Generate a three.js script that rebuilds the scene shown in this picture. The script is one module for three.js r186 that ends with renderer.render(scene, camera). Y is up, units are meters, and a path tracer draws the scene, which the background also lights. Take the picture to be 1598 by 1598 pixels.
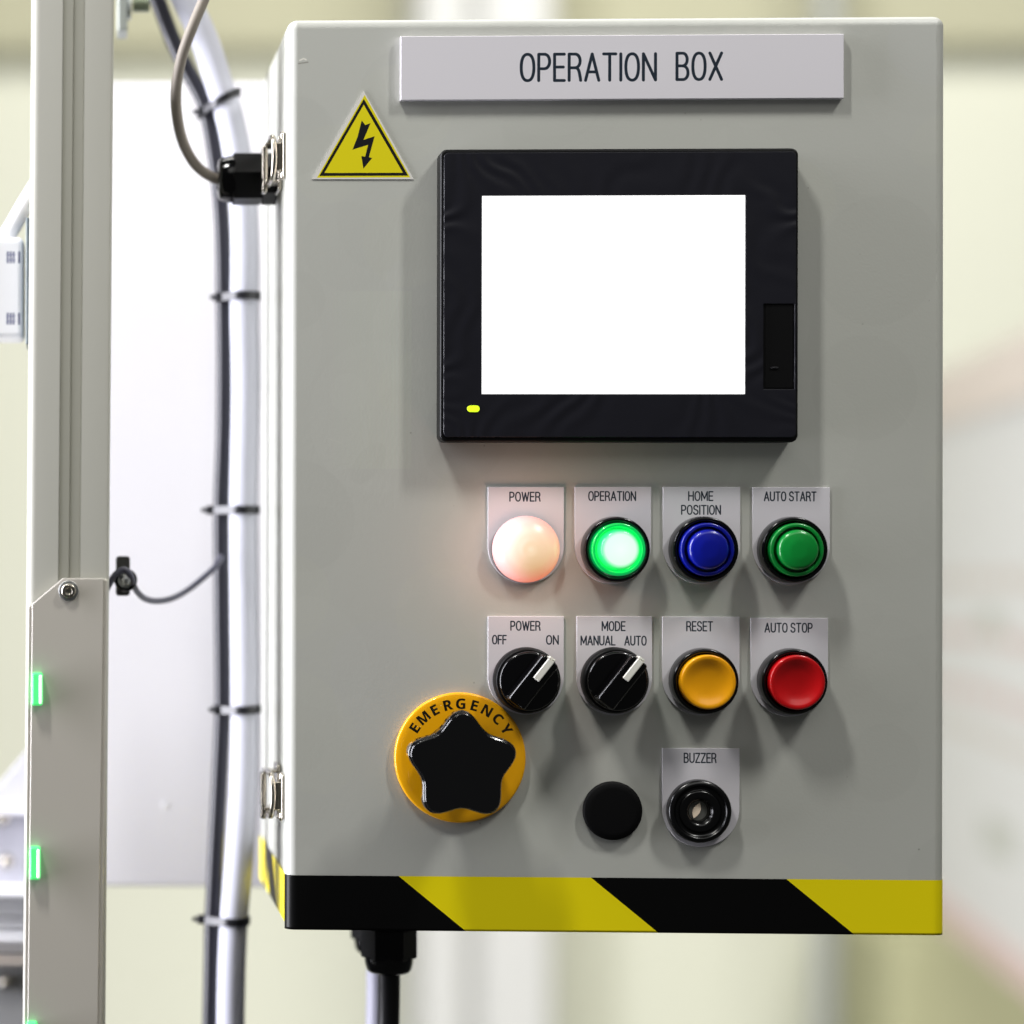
import * as THREE from 'three';
import { RoundedBoxGeometry } from 'three/addons/geometries/RoundedBoxGeometry.js';
import { mergeGeometries, toCreasedNormals } from 'three/addons/utils/BufferGeometryUtils.js';
import { RectAreaLightUniformsLib } from 'three/addons/lights/RectAreaLightUniformsLib.js';

// ------------------------------------------------------------------ camera, light, exposure
const scene = new THREE.Scene();
const F = 3740, SIDE = 1598, CX = -29, CY = 838.7;               // a shifted lens: focal length and lens axis in photograph pixels
const camera = new THREE.PerspectiveCamera(2 * Math.atan(SIDE / 2 / F) * 180 / Math.PI, 1, 0.05, 30);
camera.rotation.order = 'YXZ';
camera.position.set(-0.24826, -0.03307, 1.1115);
camera.rotation.set(0.00293, 0.03849, 0.00255);
camera.setViewOffset(SIDE, SIDE, SIDE / 2 - CX, SIDE / 2 - CY, SIDE, SIDE);
camera.focus = 1.1; camera.userData.fStop = 3.0;
camera.updateProjectionMatrix(); camera.updateMatrixWorld(true);
scene.add(camera);

RectAreaLightUniformsLib.init();
scene.background = new THREE.Color(0.045, 0.046, 0.045);          // even dim ambient fill, standing in for the unseen hall
function area(name, w, h, at, to, color, intensity) {
  const l = new THREE.RectAreaLight(color, intensity, w, h);
  l.name = name; l.position.set(...at); l.lookAt(...to); scene.add(l); return l;
}
area('unseen_ceiling_lamp', 0.1, 0.34, [-0.72, 1.56, 0.6], [0, -0.05, 0], 0xfbfaf6, 204);  // out of view above left, placed to cast the shadows running down right
area('unseen_ceiling_lamp_001', 0.1, 0.34, [0.95, 1.5, 0.68], [0, -0.05, 0], 0xfbfaf6, 186);  // out of view above right, placed to cast the shadows running down left
area('unseen_ceiling_lamp_002', 3.0, 1.4, [0.3, 2.1, 2.3], [0, 0, 0], 0xfbfaf6, 1.3);  // added soft fill, high up behind the camera
area('unseen_side_lamp', 0.55, 1.8, [-1.45, 0.25, 0.0], [0, 0.05, -0.02], 0xf6f6ff, 28);  // out of view at the left, placed to brighten box side and cabinet
area('unseen_wall_lamp', 3.4, 1.0, [0.8, 2.3, -1.1], [0.7, -0.5, -3.4], 0xfffdf6, 9.4);  // out of view above, placed to brighten the back wall
area('unseen_wall_lamp_001', 2.2, 1.0, [0.3, -2.2, -1.8], [0.1, 0, -3.4], 0xfffdf6, 3.4);  // added fill from below the view, lifts the lower back wall

const renderer = new THREE.WebGLRenderer({ antialias: true });
renderer.toneMapping = THREE.LinearToneMapping;
renderer.toneMappingExposure = 1;
renderer.shadowMap.enabled = true;

// ------------------------------------------------------------------ helpers
let seed = 7; const rnd = () => (seed = (seed * 16807) % 2147483647) / 2147483647;
// where the line of sight through a measured pixel meets the plane z: used to read sizes and places off the photograph in metres
function at(px, py, z = 0) {
  const d = new THREE.Vector3((px - CX) / F, (CY - py) / F, -1).applyQuaternion(camera.quaternion);
  return camera.position.clone().addScaledVector(d, (z - camera.position.z) / d.z);
}
const creased = (g, a) => toCreasedNormals(g.scale(5000, 5000, 5000), a).scale(1 / 5000, 1 / 5000, 1 / 5000);   // the helper welds points closer than a centimetre: work enlarged
const taken = {};
function numbered(n) { const k = taken[n] = (taken[n] ?? -1) + 1; return k ? n + '_' + String(k).padStart(3, '0') : n; }
function thing(name, label, category, pos, group) {
  const o = new THREE.Group(); o.name = numbered(name); o.position.set(...pos); scene.add(o);
  o.userData = { label, category }; if (group) o.userData.group = group; return o;
}
function tag(o, label, category, group) { o.userData = { label, category }; if (group) o.userData.group = group; return o; }
function mesh(name, geo, mat, parent = scene, label) {
  if (Array.isArray(geo)) geo = mergeGeometries(geo.map((g) => { const q = g.index ? g.toNonIndexed() : g; for (const k of Object.keys(q.attributes)) if (!['position', 'normal', 'uv'].includes(k)) q.deleteAttribute(k); return q; }));
  const m = new THREE.Mesh(geo, mat); m.name = parent === scene ? numbered(name) : name; m.castShadow = m.receiveShadow = true; parent.add(m);
  if (label) m.userData.label = label; return m;
}
function structure(name, geo, mat) { const m = mesh(name, geo, mat); m.userData.kind = 'structure'; return m; }
const rbox = (w, h, d, r = 0.0006, x = 0, y = 0, z = 0, seg = 3) => new RoundedBoxGeometry(w, h, d, seg, Math.min(r, w / 2.01, h / 2.01, d / 2.01)).translate(x, y, z);
// a turned piece with its axis along +z: list of [radius, z]
function turned(pts, seg = 72) { return creased(new THREE.LatheGeometry(pts.map(([r, z]) => new THREE.Vector2(Math.max(r, 1e-6), z)), seg).rotateX(Math.PI / 2), 0.6); }
function round(pts, r0 = 0.0005, n = 4) {                       // rounds the inner corners of a profile
  const out = [pts[0]];
  for (let i = 1; i < pts.length - 1; i++) {
    const p = new THREE.Vector2(...pts[i]), a = new THREE.Vector2(...pts[i - 1]).sub(p), b = new THREE.Vector2(...pts[i + 1]).sub(p);
    const r = Math.min(pts[i][2] ?? r0, a.length() * 0.48, b.length() * 0.48);
    const A = p.clone().add(a.setLength(r)), B = p.clone().add(b.setLength(r));
    for (let k = 0; k <= n; k++) { const t = k / n; out.push([(1 - t) ** 2 * A.x + 2 * t * (1 - t) * p.x + t * t * B.x, (1 - t) ** 2 * A.y + 2 * t * (1 - t) * p.y + t * t * B.y]); }
  }
  out.push(pts[pts.length - 1]); return out;
}
function tube(points, r, seg = 120, rs = 20) { return new THREE.TubeGeometry(new THREE.CatmullRomCurve3(points, false, 'centripetal'), seg, r, rs, false); }
function planarUV(g, x0, x1, y0, y1) {
  const p = g.attributes.position, uv = new Float32Array(p.count * 2);
  for (let i = 0; i < p.count; i++) { uv[i * 2] = (p.getX(i) - x0) / (x1 - x0); uv[i * 2 + 1] = (p.getY(i) - y0) / (y1 - y0); }
  g.setAttribute('uv', new THREE.BufferAttribute(uv, 2)); return g;
}
function rrect(x0, y0, x1, y1, r, S = THREE.Shape) {
  const s = new S(); s.moveTo(x0 + r, y0); s.lineTo(x1 - r, y0); s.absarc(x1 - r, y0 + r, r, -Math.PI / 2, 0); s.lineTo(x1, y1 - r); s.absarc(x1 - r, y1 - r, r, 0, Math.PI / 2);
  s.lineTo(x0 + r, y1); s.absarc(x0 + r, y1 - r, r, Math.PI / 2, Math.PI); s.lineTo(x0, y0 + r); s.absarc(x0 + r, y0 + r, r, Math.PI, Math.PI * 1.5); return s;
}
function extrude(shape, depth, bevel = 0, z = 0, curve = 24) {
  return new THREE.ExtrudeGeometry(shape, { depth: depth - 2 * bevel, bevelEnabled: bevel > 0, bevelThickness: bevel, bevelSize: bevel, bevelOffset: -bevel, bevelSegments: 3, curveSegments: curve }).translate(0, 0, z + bevel);
}
function canvasTex(w, h, draw, srgb = true) {
  const c = document.createElement('canvas'); c.width = w; c.height = h; draw(c.getContext('2d'), w, h);
  const t = new THREE.CanvasTexture(c); if (srgb) t.colorSpace = THREE.SRGBColorSpace; t.anisotropy = 8; return t;
}
// value noise that tiles
function noiseField(n, cells, s) {
  seed = s; const g = new Float32Array(cells * cells).map(() => rnd()), o = new Float32Array(n * n), sm = (t) => t * t * (3 - 2 * t);
  for (let y = 0; y < n; y++) for (let x = 0; x < n; x++) {
    const fx = x / n * cells, fy = y / n * cells, ix = fx | 0, iy = fy | 0, u = sm(fx - ix), v = sm(fy - iy), q = (a, b) => g[(b % cells) * cells + a % cells];
    o[y * n + x] = (q(ix, iy) * (1 - u) + q(ix + 1, iy) * u) * (1 - v) + (q(ix, iy + 1) * (1 - u) + q(ix + 1, iy + 1) * u) * v;
  }
  return o;
}
function dataTex(n, f, srgb, m = n) {
  const d = new Uint8Array(n * m * 4);
  for (let y = 0; y < m; y++) for (let x = 0; x < n; x++) { const c = f(x, y), k = (y * n + x) * 4; for (let j = 0; j < 3; j++) d[k + j] = Math.max(0, Math.min(255, Math.round((c.length ? c[j] : c) * 255))); d[k + 3] = 255; }
  const t = new THREE.DataTexture(d, n, m); t.magFilter = THREE.LinearFilter; t.minFilter = THREE.LinearMipmapLinearFilter; t.generateMipmaps = true; t.wrapS = t.wrapT = THREE.RepeatWrapping;
  if (srgb) t.colorSpace = THREE.SRGBColorSpace; t.needsUpdate = true; return t;
}

// ------------------------------------------------------------------ materials
const S = (color, roughness = 0.5, metalness = 0, more = {}) => new THREE.MeshPhysicalMaterial({ color, roughness, metalness, ...more });
const nA = noiseField(512, 128, 11), nB = noiseField(512, 16, 12), nC = noiseField(512, 5, 13);
const peel = dataTex(512, (x, y) => { const i = y * 512 + x; return 0.7 * nA[i] + 0.3 * nB[i]; });
const smudge = dataTex(512, (x, y) => { const i = y * 512 + x, v = 0.42 + 0.12 * nC[i] + 0.06 * nB[i]; return [v, v, v]; });
const rep = (t, u, v = u) => { const c = t.clone(); c.repeat.set(u, v); c.needsUpdate = true; return c; };
// door: beige grey powder coat with a few chips and specks of dirt
const doorTex = canvasTex(1024, 1436, (g, w, h) => {
  g.fillStyle = '#b6b7b0'; g.fillRect(0, 0, w, h);
  { const p = g.createLinearGradient(60, 0, 200, 0); p.addColorStop(0, 'rgba(186,188,178,0)'); p.addColorStop(0.5, 'rgba(186,188,178,.6)'); p.addColorStop(1, 'rgba(186,188,178,.75)'); g.fillStyle = p; g.fillRect(60, 430, 135, 280); }   // a faint pale rectangle left of the screen, fading out leftwards
  seed = 91;
  for (let i = 0; i < 140; i++) { const a = 0.008 + 0.012 * rnd(), r = 20 + 90 * rnd(); g.fillStyle = rnd() < 0.5 ? `rgba(90,90,80,${a})` : `rgba(225,225,214,${a})`; g.beginPath(); g.ellipse(rnd() * w, rnd() * h, r, r * (0.5 + rnd()), rnd() * 3, 0, 7); g.fill(); }
  for (let i = 0; i < 26; i++) { g.fillStyle = `rgba(60,56,48,${0.15 + 0.4 * rnd()})`; g.beginPath(); g.arc(rnd() * w, rnd() * h, 0.6 + 0.9 * rnd(), 0, 7); g.fill(); }
  g.strokeStyle = 'rgba(235,232,222,.9)'; g.lineWidth = 2; g.lineCap = 'round'; g.beginPath(); g.moveTo(19, 66); g.lineTo(25, 63); g.lineTo(29, 65); g.stroke();
  g.strokeStyle = 'rgba(70,64,54,.5)'; g.lineWidth = 1.6; g.beginPath(); g.moveTo(17, 71); g.lineTo(32, 69); g.stroke();
  for (let i = 0; i < 5; i++) { const x = rnd() * w, y = rnd() * h, a = rnd() * 6.3, l = 8 + 26 * rnd(); g.strokeStyle = `rgba(210,208,198,${0.15 + 0.2 * rnd()})`; g.lineWidth = 0.8; g.beginPath(); g.moveTo(x, y); g.lineTo(x + l * Math.cos(a), y + l * Math.sin(a)); g.stroke(); }
});
const M = {
  door: S(0xffffff, 0.42, 0, { map: doorTex, bumpMap: rep(peel, 3, 4.2), bumpScale: 0.00002 }),
  paint: S(0xb5b6ad, 0.42, 0, { bumpMap: peel, bumpScale: 0.00002 }),
  gasket: S(0x6a6a66, 0.9),
  blackPlastic: S(0x060607, 0.42, 0, { specularIntensity: 0.4 }), blackGloss: S(0x040405, 0.12), blackMatte: S(0x020203, 0.5, 0, { specularIntensity: 0.35 }),
  chrome: S(0xbab4a8, 0.24, 1), zinc: S(0xc4c6c6, 0.34, 1),
  alu: S(0xb9b8ae, 0.42, 0.08, { bumpMap: rep(peel, 2), bumpScale: 0.00001 }), aluDark: S(0x9d9c90, 0.5, 0.05),
  cover: S(0xbfbab0, 0.5, 0.05, { roughnessMap: smudge }),
  white: S(0xf0f0f2, 0.5), whiteCab: S(0xeeedf2, 0.45),
  conduit: S(0xb9bac4, 0.8, 0, { specularIntensity: 0.3 }), greyCable: S(0x1d1d25, 0.4), taupe: S(0x8f877c, 0.5), blackCable: S(0x121216, 0.45), lilacCable: S(0xa6a6b4, 0.45), thinCable: S(0x4a4a58, 0.4),
  tie: S(0x15151a, 0.35),
  yellowTape: S(0xf0de00, 0.38), blackTape: S(0x040404, 0.4, 0, { specularIntensity: 0.4 }),
};

// ------------------------------------------------------------------ the place behind
structure('wall', rbox(9, 6, 0.1, 0.01, 0, 0, -3.55), S(0xe0e1d0, 0.85, 0, { bumpMap: rep(peel, 8), bumpScale: 0.0004 }));
{ const a = at(-400, 70, -3.35), b = at(2000, 70, -3.35);
  structure('wall_band', rbox(b.x - a.x, 0.5, 0.06, 0.02, (a.x + b.x) / 2, a.y + 0.25, -3.46), S(0xb9b79c, 0.8)); }
{ const a = at(642, 800, -3.3), b = at(850, 800, -3.3);
  structure('column', [rbox((b.x - a.x) * 0.36, 5, 0.3, 0.02, a.x + (b.x - a.x) * 0.18, 0, -3.35), rbox((b.x - a.x) * 0.56, 5, 0.3, 0.02, b.x - (b.x - a.x) * 0.28, 0, -3.35), rbox((b.x - a.x) * 0.3, 5, 0.2, 0.01, a.x + (b.x - a.x) * 0.36, 0, -3.35)], S(0xd9d9d6, 0.6)); }
{ const a = at(1318, 1500, -3.2);
  const p = mesh('wall_pipe', [new THREE.CylinderGeometry(0.022, 0.022, 5, 24).translate(a.x, 0, -3.3), rbox(0.07, 0.05, 0.2, 0.01, a.x, a.y - 0.3, -3.4)], S(0xa9aca8, 0.5)); tag(p, 'thin grey upright pipe blurred on the back wall, seen below the box', 'pipe'); }
{ // pale board standing at an angle at the right, with a pink rail along its top and its bottom
  const z0 = -2.9, z1 = -1.9, tl = at(1440, 606, z0), tr = at(1720, 480, z1), bl = at(1440, 1395, z0), br = at(1720, 1620, z1);
  const t = thing('notice_board', 'pale blurred board with pink rails, standing behind the right side of the box', 'board', [0, 0, 0]);
  const slab = (A, B, C, D, th) => { // four corners, given thickness behind
    const n = new THREE.Vector3().subVectors(B, A).cross(new THREE.Vector3().subVectors(C, A)).normalize(); if (n.z > 0) n.negate(); n.multiplyScalar(th);
    const v = [A, B, C, D, ...[A, B, C, D].map((p) => p.clone().add(n))], f = [0, 2, 1, 1, 2, 3, 4, 5, 6, 5, 7, 6, 0, 1, 4, 1, 5, 4, 2, 6, 3, 3, 6, 7, 0, 4, 2, 2, 4, 6, 1, 3, 5, 3, 7, 5];
    const g = new THREE.BufferGeometry(); g.setAttribute('position', new THREE.Float32BufferAttribute(f.flatMap((i) => v[i].toArray()), 3)); g.setAttribute('uv', new THREE.Float32BufferAttribute(f.flatMap((i) => [[0, 1], [1, 1], [0, 0], [1, 0]][i % 4]), 2)); g.computeVertexNormals(); return g; };
  const L = (a, b, k) => a.clone().lerp(b, k);
  const bt = canvasTex(512, 1024, (g, w, h) => { g.fillStyle = '#e6e6e3'; g.fillRect(0, 0, w, h); for (const [y, c] of [[330, '#d6cabf'], [445, '#d8beb6'], [560, '#dcc2bb'], [640, '#d8d0c6']]) { g.fillStyle = c; for (let x = 60; x < 420; x += 46) g.fillRect(x, y, 34, 26); } g.fillStyle = '#cccec4'; g.fillRect(240, 400, 60, 60); g.fillRect(250, 800, 90, 70); });
  mesh('panel', slab(L(tl, bl, 0.09), L(tr, br, 0.1), L(tl, bl, 0.96), L(tr, br, 0.955), 0.02), S(0xffffff, 0.7, 0, { map: bt }), t);
  mesh('rail', slab(tl, tr, L(tl, bl, 0.09), L(tr, br, 0.1), 0.03), S(0xeaded3, 0.7), t);
  mesh('rail', slab(L(tl, bl, 0.96), L(tr, br, 0.955), bl, br, 0.03), S(0xdcc4bd, 0.7), t);
}
{ const a = at(1372, 1452, -3.1), b = at(1760, 1900, -3.1);
  const t = mesh('floor_cabinet', rbox(b.x - a.x, a.y - b.y, 0.4, 0.03, (a.x + b.x) / 2, (a.y + b.y) / 2, -3.25), S(0xbab992, 0.6)); tag(t, 'olive green cabinet, very blurred, in the bottom right corner below the pale board', 'cabinet'); }
{ const z = -0.2, a = at(118, 128, z), b = at(560, 1386, z);
  const c = thing('white_cabinet', 'plain white metal cabinet standing behind the cables and the post', 'cabinet', [(a.x + b.x) / 2, (a.y + b.y) / 2, z - 0.1]);
  mesh('shell', rbox(b.x - a.x, a.y - b.y, 0.2, 0.0015, 0, 0, 0, 5), S(0xeceaee, 0.4, 0, { bumpMap: peel, bumpScale: 0.00003 }), c);
  const s = at(258, 1256, z), p = [s.x - c.position.x, s.y - c.position.y, 0.1];
  mesh('rivet', turned([[0.002, 0], [0.0016, 0.0002], [0, 0.0003]], 24).translate(...p), M.white, c);
}

// ------------------------------------------------------------------ the post with its cover, at the left
const postZ = -0.024;
{ const T = at(114, -60, postZ), B = at(99.5, 1660, postZ), len = T.distanceTo(B), w = at(178, 400, postZ).x - at(49, 400, postZ).x;
  const post = thing('aluminium_post', 'upright grey aluminium post with a slot down its front, at the left edge', 'post', [(T.x + B.x) / 2, (T.y + B.y) / 2, postZ]);
  post.rotation.z = -Math.atan2(T.x - B.x, T.y - B.y);
  const h = w / 2, s = 0.0052, d = w, sx = 0.0006, sh = new THREE.Shape();   // cross-section, x across, y = depth (front at 0)
  sh.moveTo(-h + 0.0042, 0); sh.lineTo(sx - s, 0); sh.lineTo(sx - s, -0.0022); sh.lineTo(sx - s - 0.004, -0.0022); sh.lineTo(sx - s - 0.004, -0.009); sh.lineTo(sx + s + 0.004, -0.009); sh.lineTo(sx + s + 0.004, -0.0022); sh.lineTo(sx + s, -0.0022); sh.lineTo(sx + s, 0);
  sh.lineTo(h - 0.0016, 0); sh.quadraticCurveTo(h, 0, h, -0.0016); sh.lineTo(h, -d / 2 + s); sh.lineTo(h - 0.009, -d / 2 + s); sh.lineTo(h - 0.009, -d / 2 - s); sh.lineTo(h, -d / 2 - s); sh.lineTo(h, -d); sh.lineTo(-h, -d); sh.lineTo(-h, -d / 2 - s); sh.lineTo(-h + 0.009, -d / 2 - s); sh.lineTo(-h + 0.009, -d / 2 + s); sh.lineTo(-h, -d / 2 + s); sh.lineTo(-h, -0.0042); sh.quadraticCurveTo(-h, 0, -h + 0.0042, 0);
  const pg = new THREE.ExtrudeGeometry(sh, { depth: len, bevelEnabled: false, curveSegments: 8 }).rotateX(Math.PI / 2).translate(0, len / 2, 0);
  mesh('profile', creased(pg, 0.5), M.alu, post);
  mesh('slot_strip', [rbox(s * 0.99, len, 0.002, 0.0004, sx - s / 2, 0, -0.0013), rbox(s * 0.99, len, 0.002, 0.0004, sx + s / 2, 0, -0.0016)], M.aluDark, post);
}
{ const z = -0.0205, P = (x, y) => at(x, y, z), th = 0.0016;
  const o = P(110, 1250), t = thing('post_cover', 'brownish grey sheet metal cover with a cut corner, screwed over the lower post', 'cover', [o.x, o.y, z]);
  const poly = [[50, 943], [98, 902.5], [162, 902.5], [152, 1680], [42, 1680]].map(([x, y]) => { const p = P(x, y); return new THREE.Vector2(p.x - o.x, p.y - o.y); });
  mesh('front_sheet', extrude(new THREE.Shape(poly), th, 0.0004, -th), M.cover, t);
  const side = (x0, y0, x1, y1, dx, name) => { const a = P(x0, y0), b = P(x1, y1), l = a.distanceTo(b), g = rbox(0.0022, l, 0.03, 0.0009, 0, 0, -0.0154); g.rotateZ(-Math.atan2(a.x - b.x, a.y - b.y)); g.translate((a.x + b.x) / 2 - o.x + dx, (a.y + b.y) / 2 - o.y, 0); mesh(name, g, M.cover, t); };
  side(164, 904, 154, 1680, 0.0002, 'side_flange'); side(47.5, 945, 39.5, 1680, -0.0002, 'side_flange');
  const s = at(107, 922, z + 0.001), scr = mesh('screw', turned(round([[0, 0.0012], [0.0016, 0.0012], [0.0016, 0.0026], [0.0033, 0.0026, 0.0008], [0.0038, 0], [0.004, 0]], 0.0004), 36).translate(s.x - o.x, s.y - o.y, 0), M.chrome, t);
  mesh('screw_washer', turned(round([[0.001, 0.0006], [0.0047, 0.0006], [0.0047, 0]], 0.0002), 36).translate(s.x - o.x, s.y - o.y, 0), M.zinc, t);
}
[[58.5, 1075, 'glowing green tab on the left edge of the post cover, below its screw'], [55, 1346, 'glowing green tab on the left edge of the post cover, middle one of three'], [50, 1619, 'glowing green tab at the very bottom of the post cover, mostly cut off']].forEach(([x, y, label]) => {
  const z = -0.0195, p = at(x, y, z), s = (camera.position.z - z) / F;
  const t = thing('indicator_tab', label, 'indicator lamp', [p.x, p.y, z], 'green indicator tabs down the post');
  mesh('lens', rbox(17 * s, 51 * s, 0.007, 0.0012, 0, 0, 0.001), S(0x3fe070, 0.25, 0, { emissive: new THREE.Color(0.1, 0.75, 0.2), emissiveIntensity: 0.75 }), t);
  mesh('edge_highlight', rbox(4.5 * s, 45 * s, 0.0074, 0.0006, 5 * s, 0, 0.0016), S(0xe8ffe8, 0.3, 0, { emissive: new THREE.Color(0.75, 1, 0.8), emissiveIntensity: 0.7 }), t);  // pale glowing strip, stands in for the white highlight on the tab
});
{ // white module on the left of the post
  const z = -0.055, a = at(-70, 376, z), b = at(38, 532, z), w = b.x - a.x, h = a.y - b.y;
  const t = thing('sensor_module', 'white plastic module with two dark printed marks, fixed to the left side of the post', 'module', [(a.x + b.x) / 2, (a.y + b.y) / 2, z]);
  const mt = canvasTex(512, 768, (g, W, H) => { g.fillStyle = '#f4f4f6'; g.fillRect(0, 0, W, H); g.fillStyle = '#6d6f8c'; for (const y of [110, 575]) { for (const [x, ww] of [[388, 14], [410, 14], [432, 12], [470, 16]]) { g.fillRect(x, y, ww, 90); } g.fillStyle = '#8c8ea6'; g.fillRect(384, y + 20, 66, 12); g.fillRect(384, y + 60, 66, 12); g.fillStyle = '#6d6f8c'; } });
  mesh('housing', planarUV(rbox(w, h, 0.03, 0.003, 0, 0, 0, 4), -w / 2, w / 2, -h / 2, h / 2), S(0xffffff, 0.4, 0, { map: mt }), t);
  const p = at(45.5, 443, z + 0.008); mesh('mounting_plate', rbox(0.0026, at(45, 346, z).y - at(45, 540, z).y, 0.034, 0.0005, p.x - t.position.x, p.y - t.position.y, 0.004), S(0x6c767c, 0.35, 0.6), t);
  const c = mesh('white_cable', tube([at(-90, 520, -0.06), at(-40, 440, -0.055), at(12, 366, -0.05), at(40, 318, -0.05), at(70, 270, -0.055), at(100, 220, -0.06)], 0.0042), M.white);
  tag(c, 'white cable rising from the module to behind the post at the left edge', 'cable');
}
{ // cable clip on the right of the post
  const z = -0.045, q = (x, y, zz = z) => at(x, y, zz), o = q(193, 899);
  const t = thing('cable_clip', 'small dark grey clip with a bolt, holding the thin cable beside the post', 'clip', [o.x, o.y, z]);
  const L = (x, y, zz = z) => { const p = q(x, y, zz); return [p.x - o.x, p.y - o.y]; };
  const [x0, y0] = L(181, 930), [x1, y1] = L(203, 868);
  mesh('plate', extrude(rrect(x0, y0, x1, y1, 0.0015), 0.004, 0.0004, -0.006), S(0x4a4a48, 0.5, 0.4), t);
  const [bx, by] = L(196, 905);
  mesh('bolt', turned(round([[0, 0.006, 0], [0.0021, 0.0055, 0.001], [0.0026, 0.003], [0.0042, 0.0028], [0.0042, -0.002]], 0.0005), 36).translate(bx, by, 0), M.zinc, t);
  mesh('ring', new THREE.TorusGeometry(0.0044, 0.0012, 14, 40).translate(bx, by, 0.002), M.blackGloss, t);
  const pts = [[150, 960, -0.05], [160, 935, -0.046], [170, 913, -0.042], [181, 896, -0.0395], [194, 889, -0.039], [203, 897, -0.04], [207, 910, -0.043], [214, 923, -0.05], [226, 934, -0.06], [244, 938, -0.07], [268, 934, -0.08], [294, 920, -0.09], [318, 901, -0.095], [336, 884, -0.0985], [346, 868, -0.103]].map(([x, y, zz]) => at(x, y, zz));
  tag(mesh('thin_cable', tube(pts, 0.00155, 160, 14), M.thinCable), 'thin dark cable looping over the clip and sagging to the cable bundle', 'cable');
}
{ const z = -0.1, o = at(205, 15, z), t = thing('clamp_bolt', 'greenish grey bolt and bracket, blurred, at the top beside the post', 'bolt', [o.x, o.y, z]), s = (camera.position.z - z) / F;
  mesh('bolt_head', new THREE.CylinderGeometry(13 * s, 13 * s, 26 * s, 6).rotateZ(Math.PI / 2).translate(15 * s, 8 * s, 0), S(0x7d8670, 0.4, 0.5), t);
  mesh('washer', new THREE.CylinderGeometry(20 * s, 20 * s, 5 * s, 32).rotateZ(Math.PI / 2).translate(-3 * s, 4 * s, 0), S(0xaab0ae, 0.35, 0.6), t);
  mesh('bracket', [rbox(16 * s, 90 * s, 0.02, 0.001, -14 * s, 8 * s, -0.004)], S(0x9ba09a, 0.45, 0.4), t);
}
{ // blurred machine frame in the bottom left corner
  const z = -0.28, s = (camera.position.z - z) / F, o = at(0, 1400, z), t = thing('machine_frame', 'pale metal machine frame with bolts, blurred, in the bottom left corner behind the post', 'machine', [o.x, o.y, z]);
  const b = (name, x0, y0, x1, y1, zf, d, m, r = 0.002) => { const A = at(x0, y0, z), B = at(x1, y1, z); mesh(name, rbox(B.x - A.x, A.y - B.y, d, r, (A.x + B.x) / 2 - o.x, (A.y + B.y) / 2 - o.y, zf - d / 2), m, t); };
  const lilac = S(0xb2b2ba, 0.5, 0.1), grey = S(0xc4c4c6, 0.5, 0.1), beige = S(0xb5aba0, 0.5, 0.1), dark = S(0x8e8e8e, 0.5, 0.1);
  const gus = [[-120, 1270], [0, 1225], [62, 1150], [75, 1385], [-120, 1385]].map(([x, y]) => { const p = at(x, y, z); return new THREE.Vector2(p.x - o.x, p.y - o.y); });
  mesh('gusset', extrude(new THREE.Shape(gus), 0.006, 0.001, -0.006), lilac, t);
  b('upper_rail', -120, 1250, 75, 1268, 0.012, 0.02, M.white); b('shelf_edge', -120, 1380, 75, 1393, 0.02, 0.03, M.white); b('rail', -120, 1394, 75, 1428, 0.008, 0.03, grey); b('rail', -120, 1430, 75, 1453, 0.004, 0.03, grey); b('shelf_edge', -120, 1454, 75, 1463, 0.014, 0.03, M.white); b('rail', -120, 1464, 75, 1490, 0.004, 0.03, grey); b('shelf_edge', -120, 1491, 75, 1499, 0.014, 0.03, beige); b('base', -120, 1500, 75, 1700, 0.002, 0.03, dark);
  for (const [x, y] of [[4, 1276], [11, 1343], [9, 1531]]) { const p = at(x, y, z); mesh('bolt', turned(round([[0, 0.006], [0.003, 0.005, 0.002], [0.0042, 0.0015], [0.0045, 0]], 0.001), 28).translate(p.x - o.x, p.y - o.y, 0.003), M.chrome, t); }
}

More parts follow.
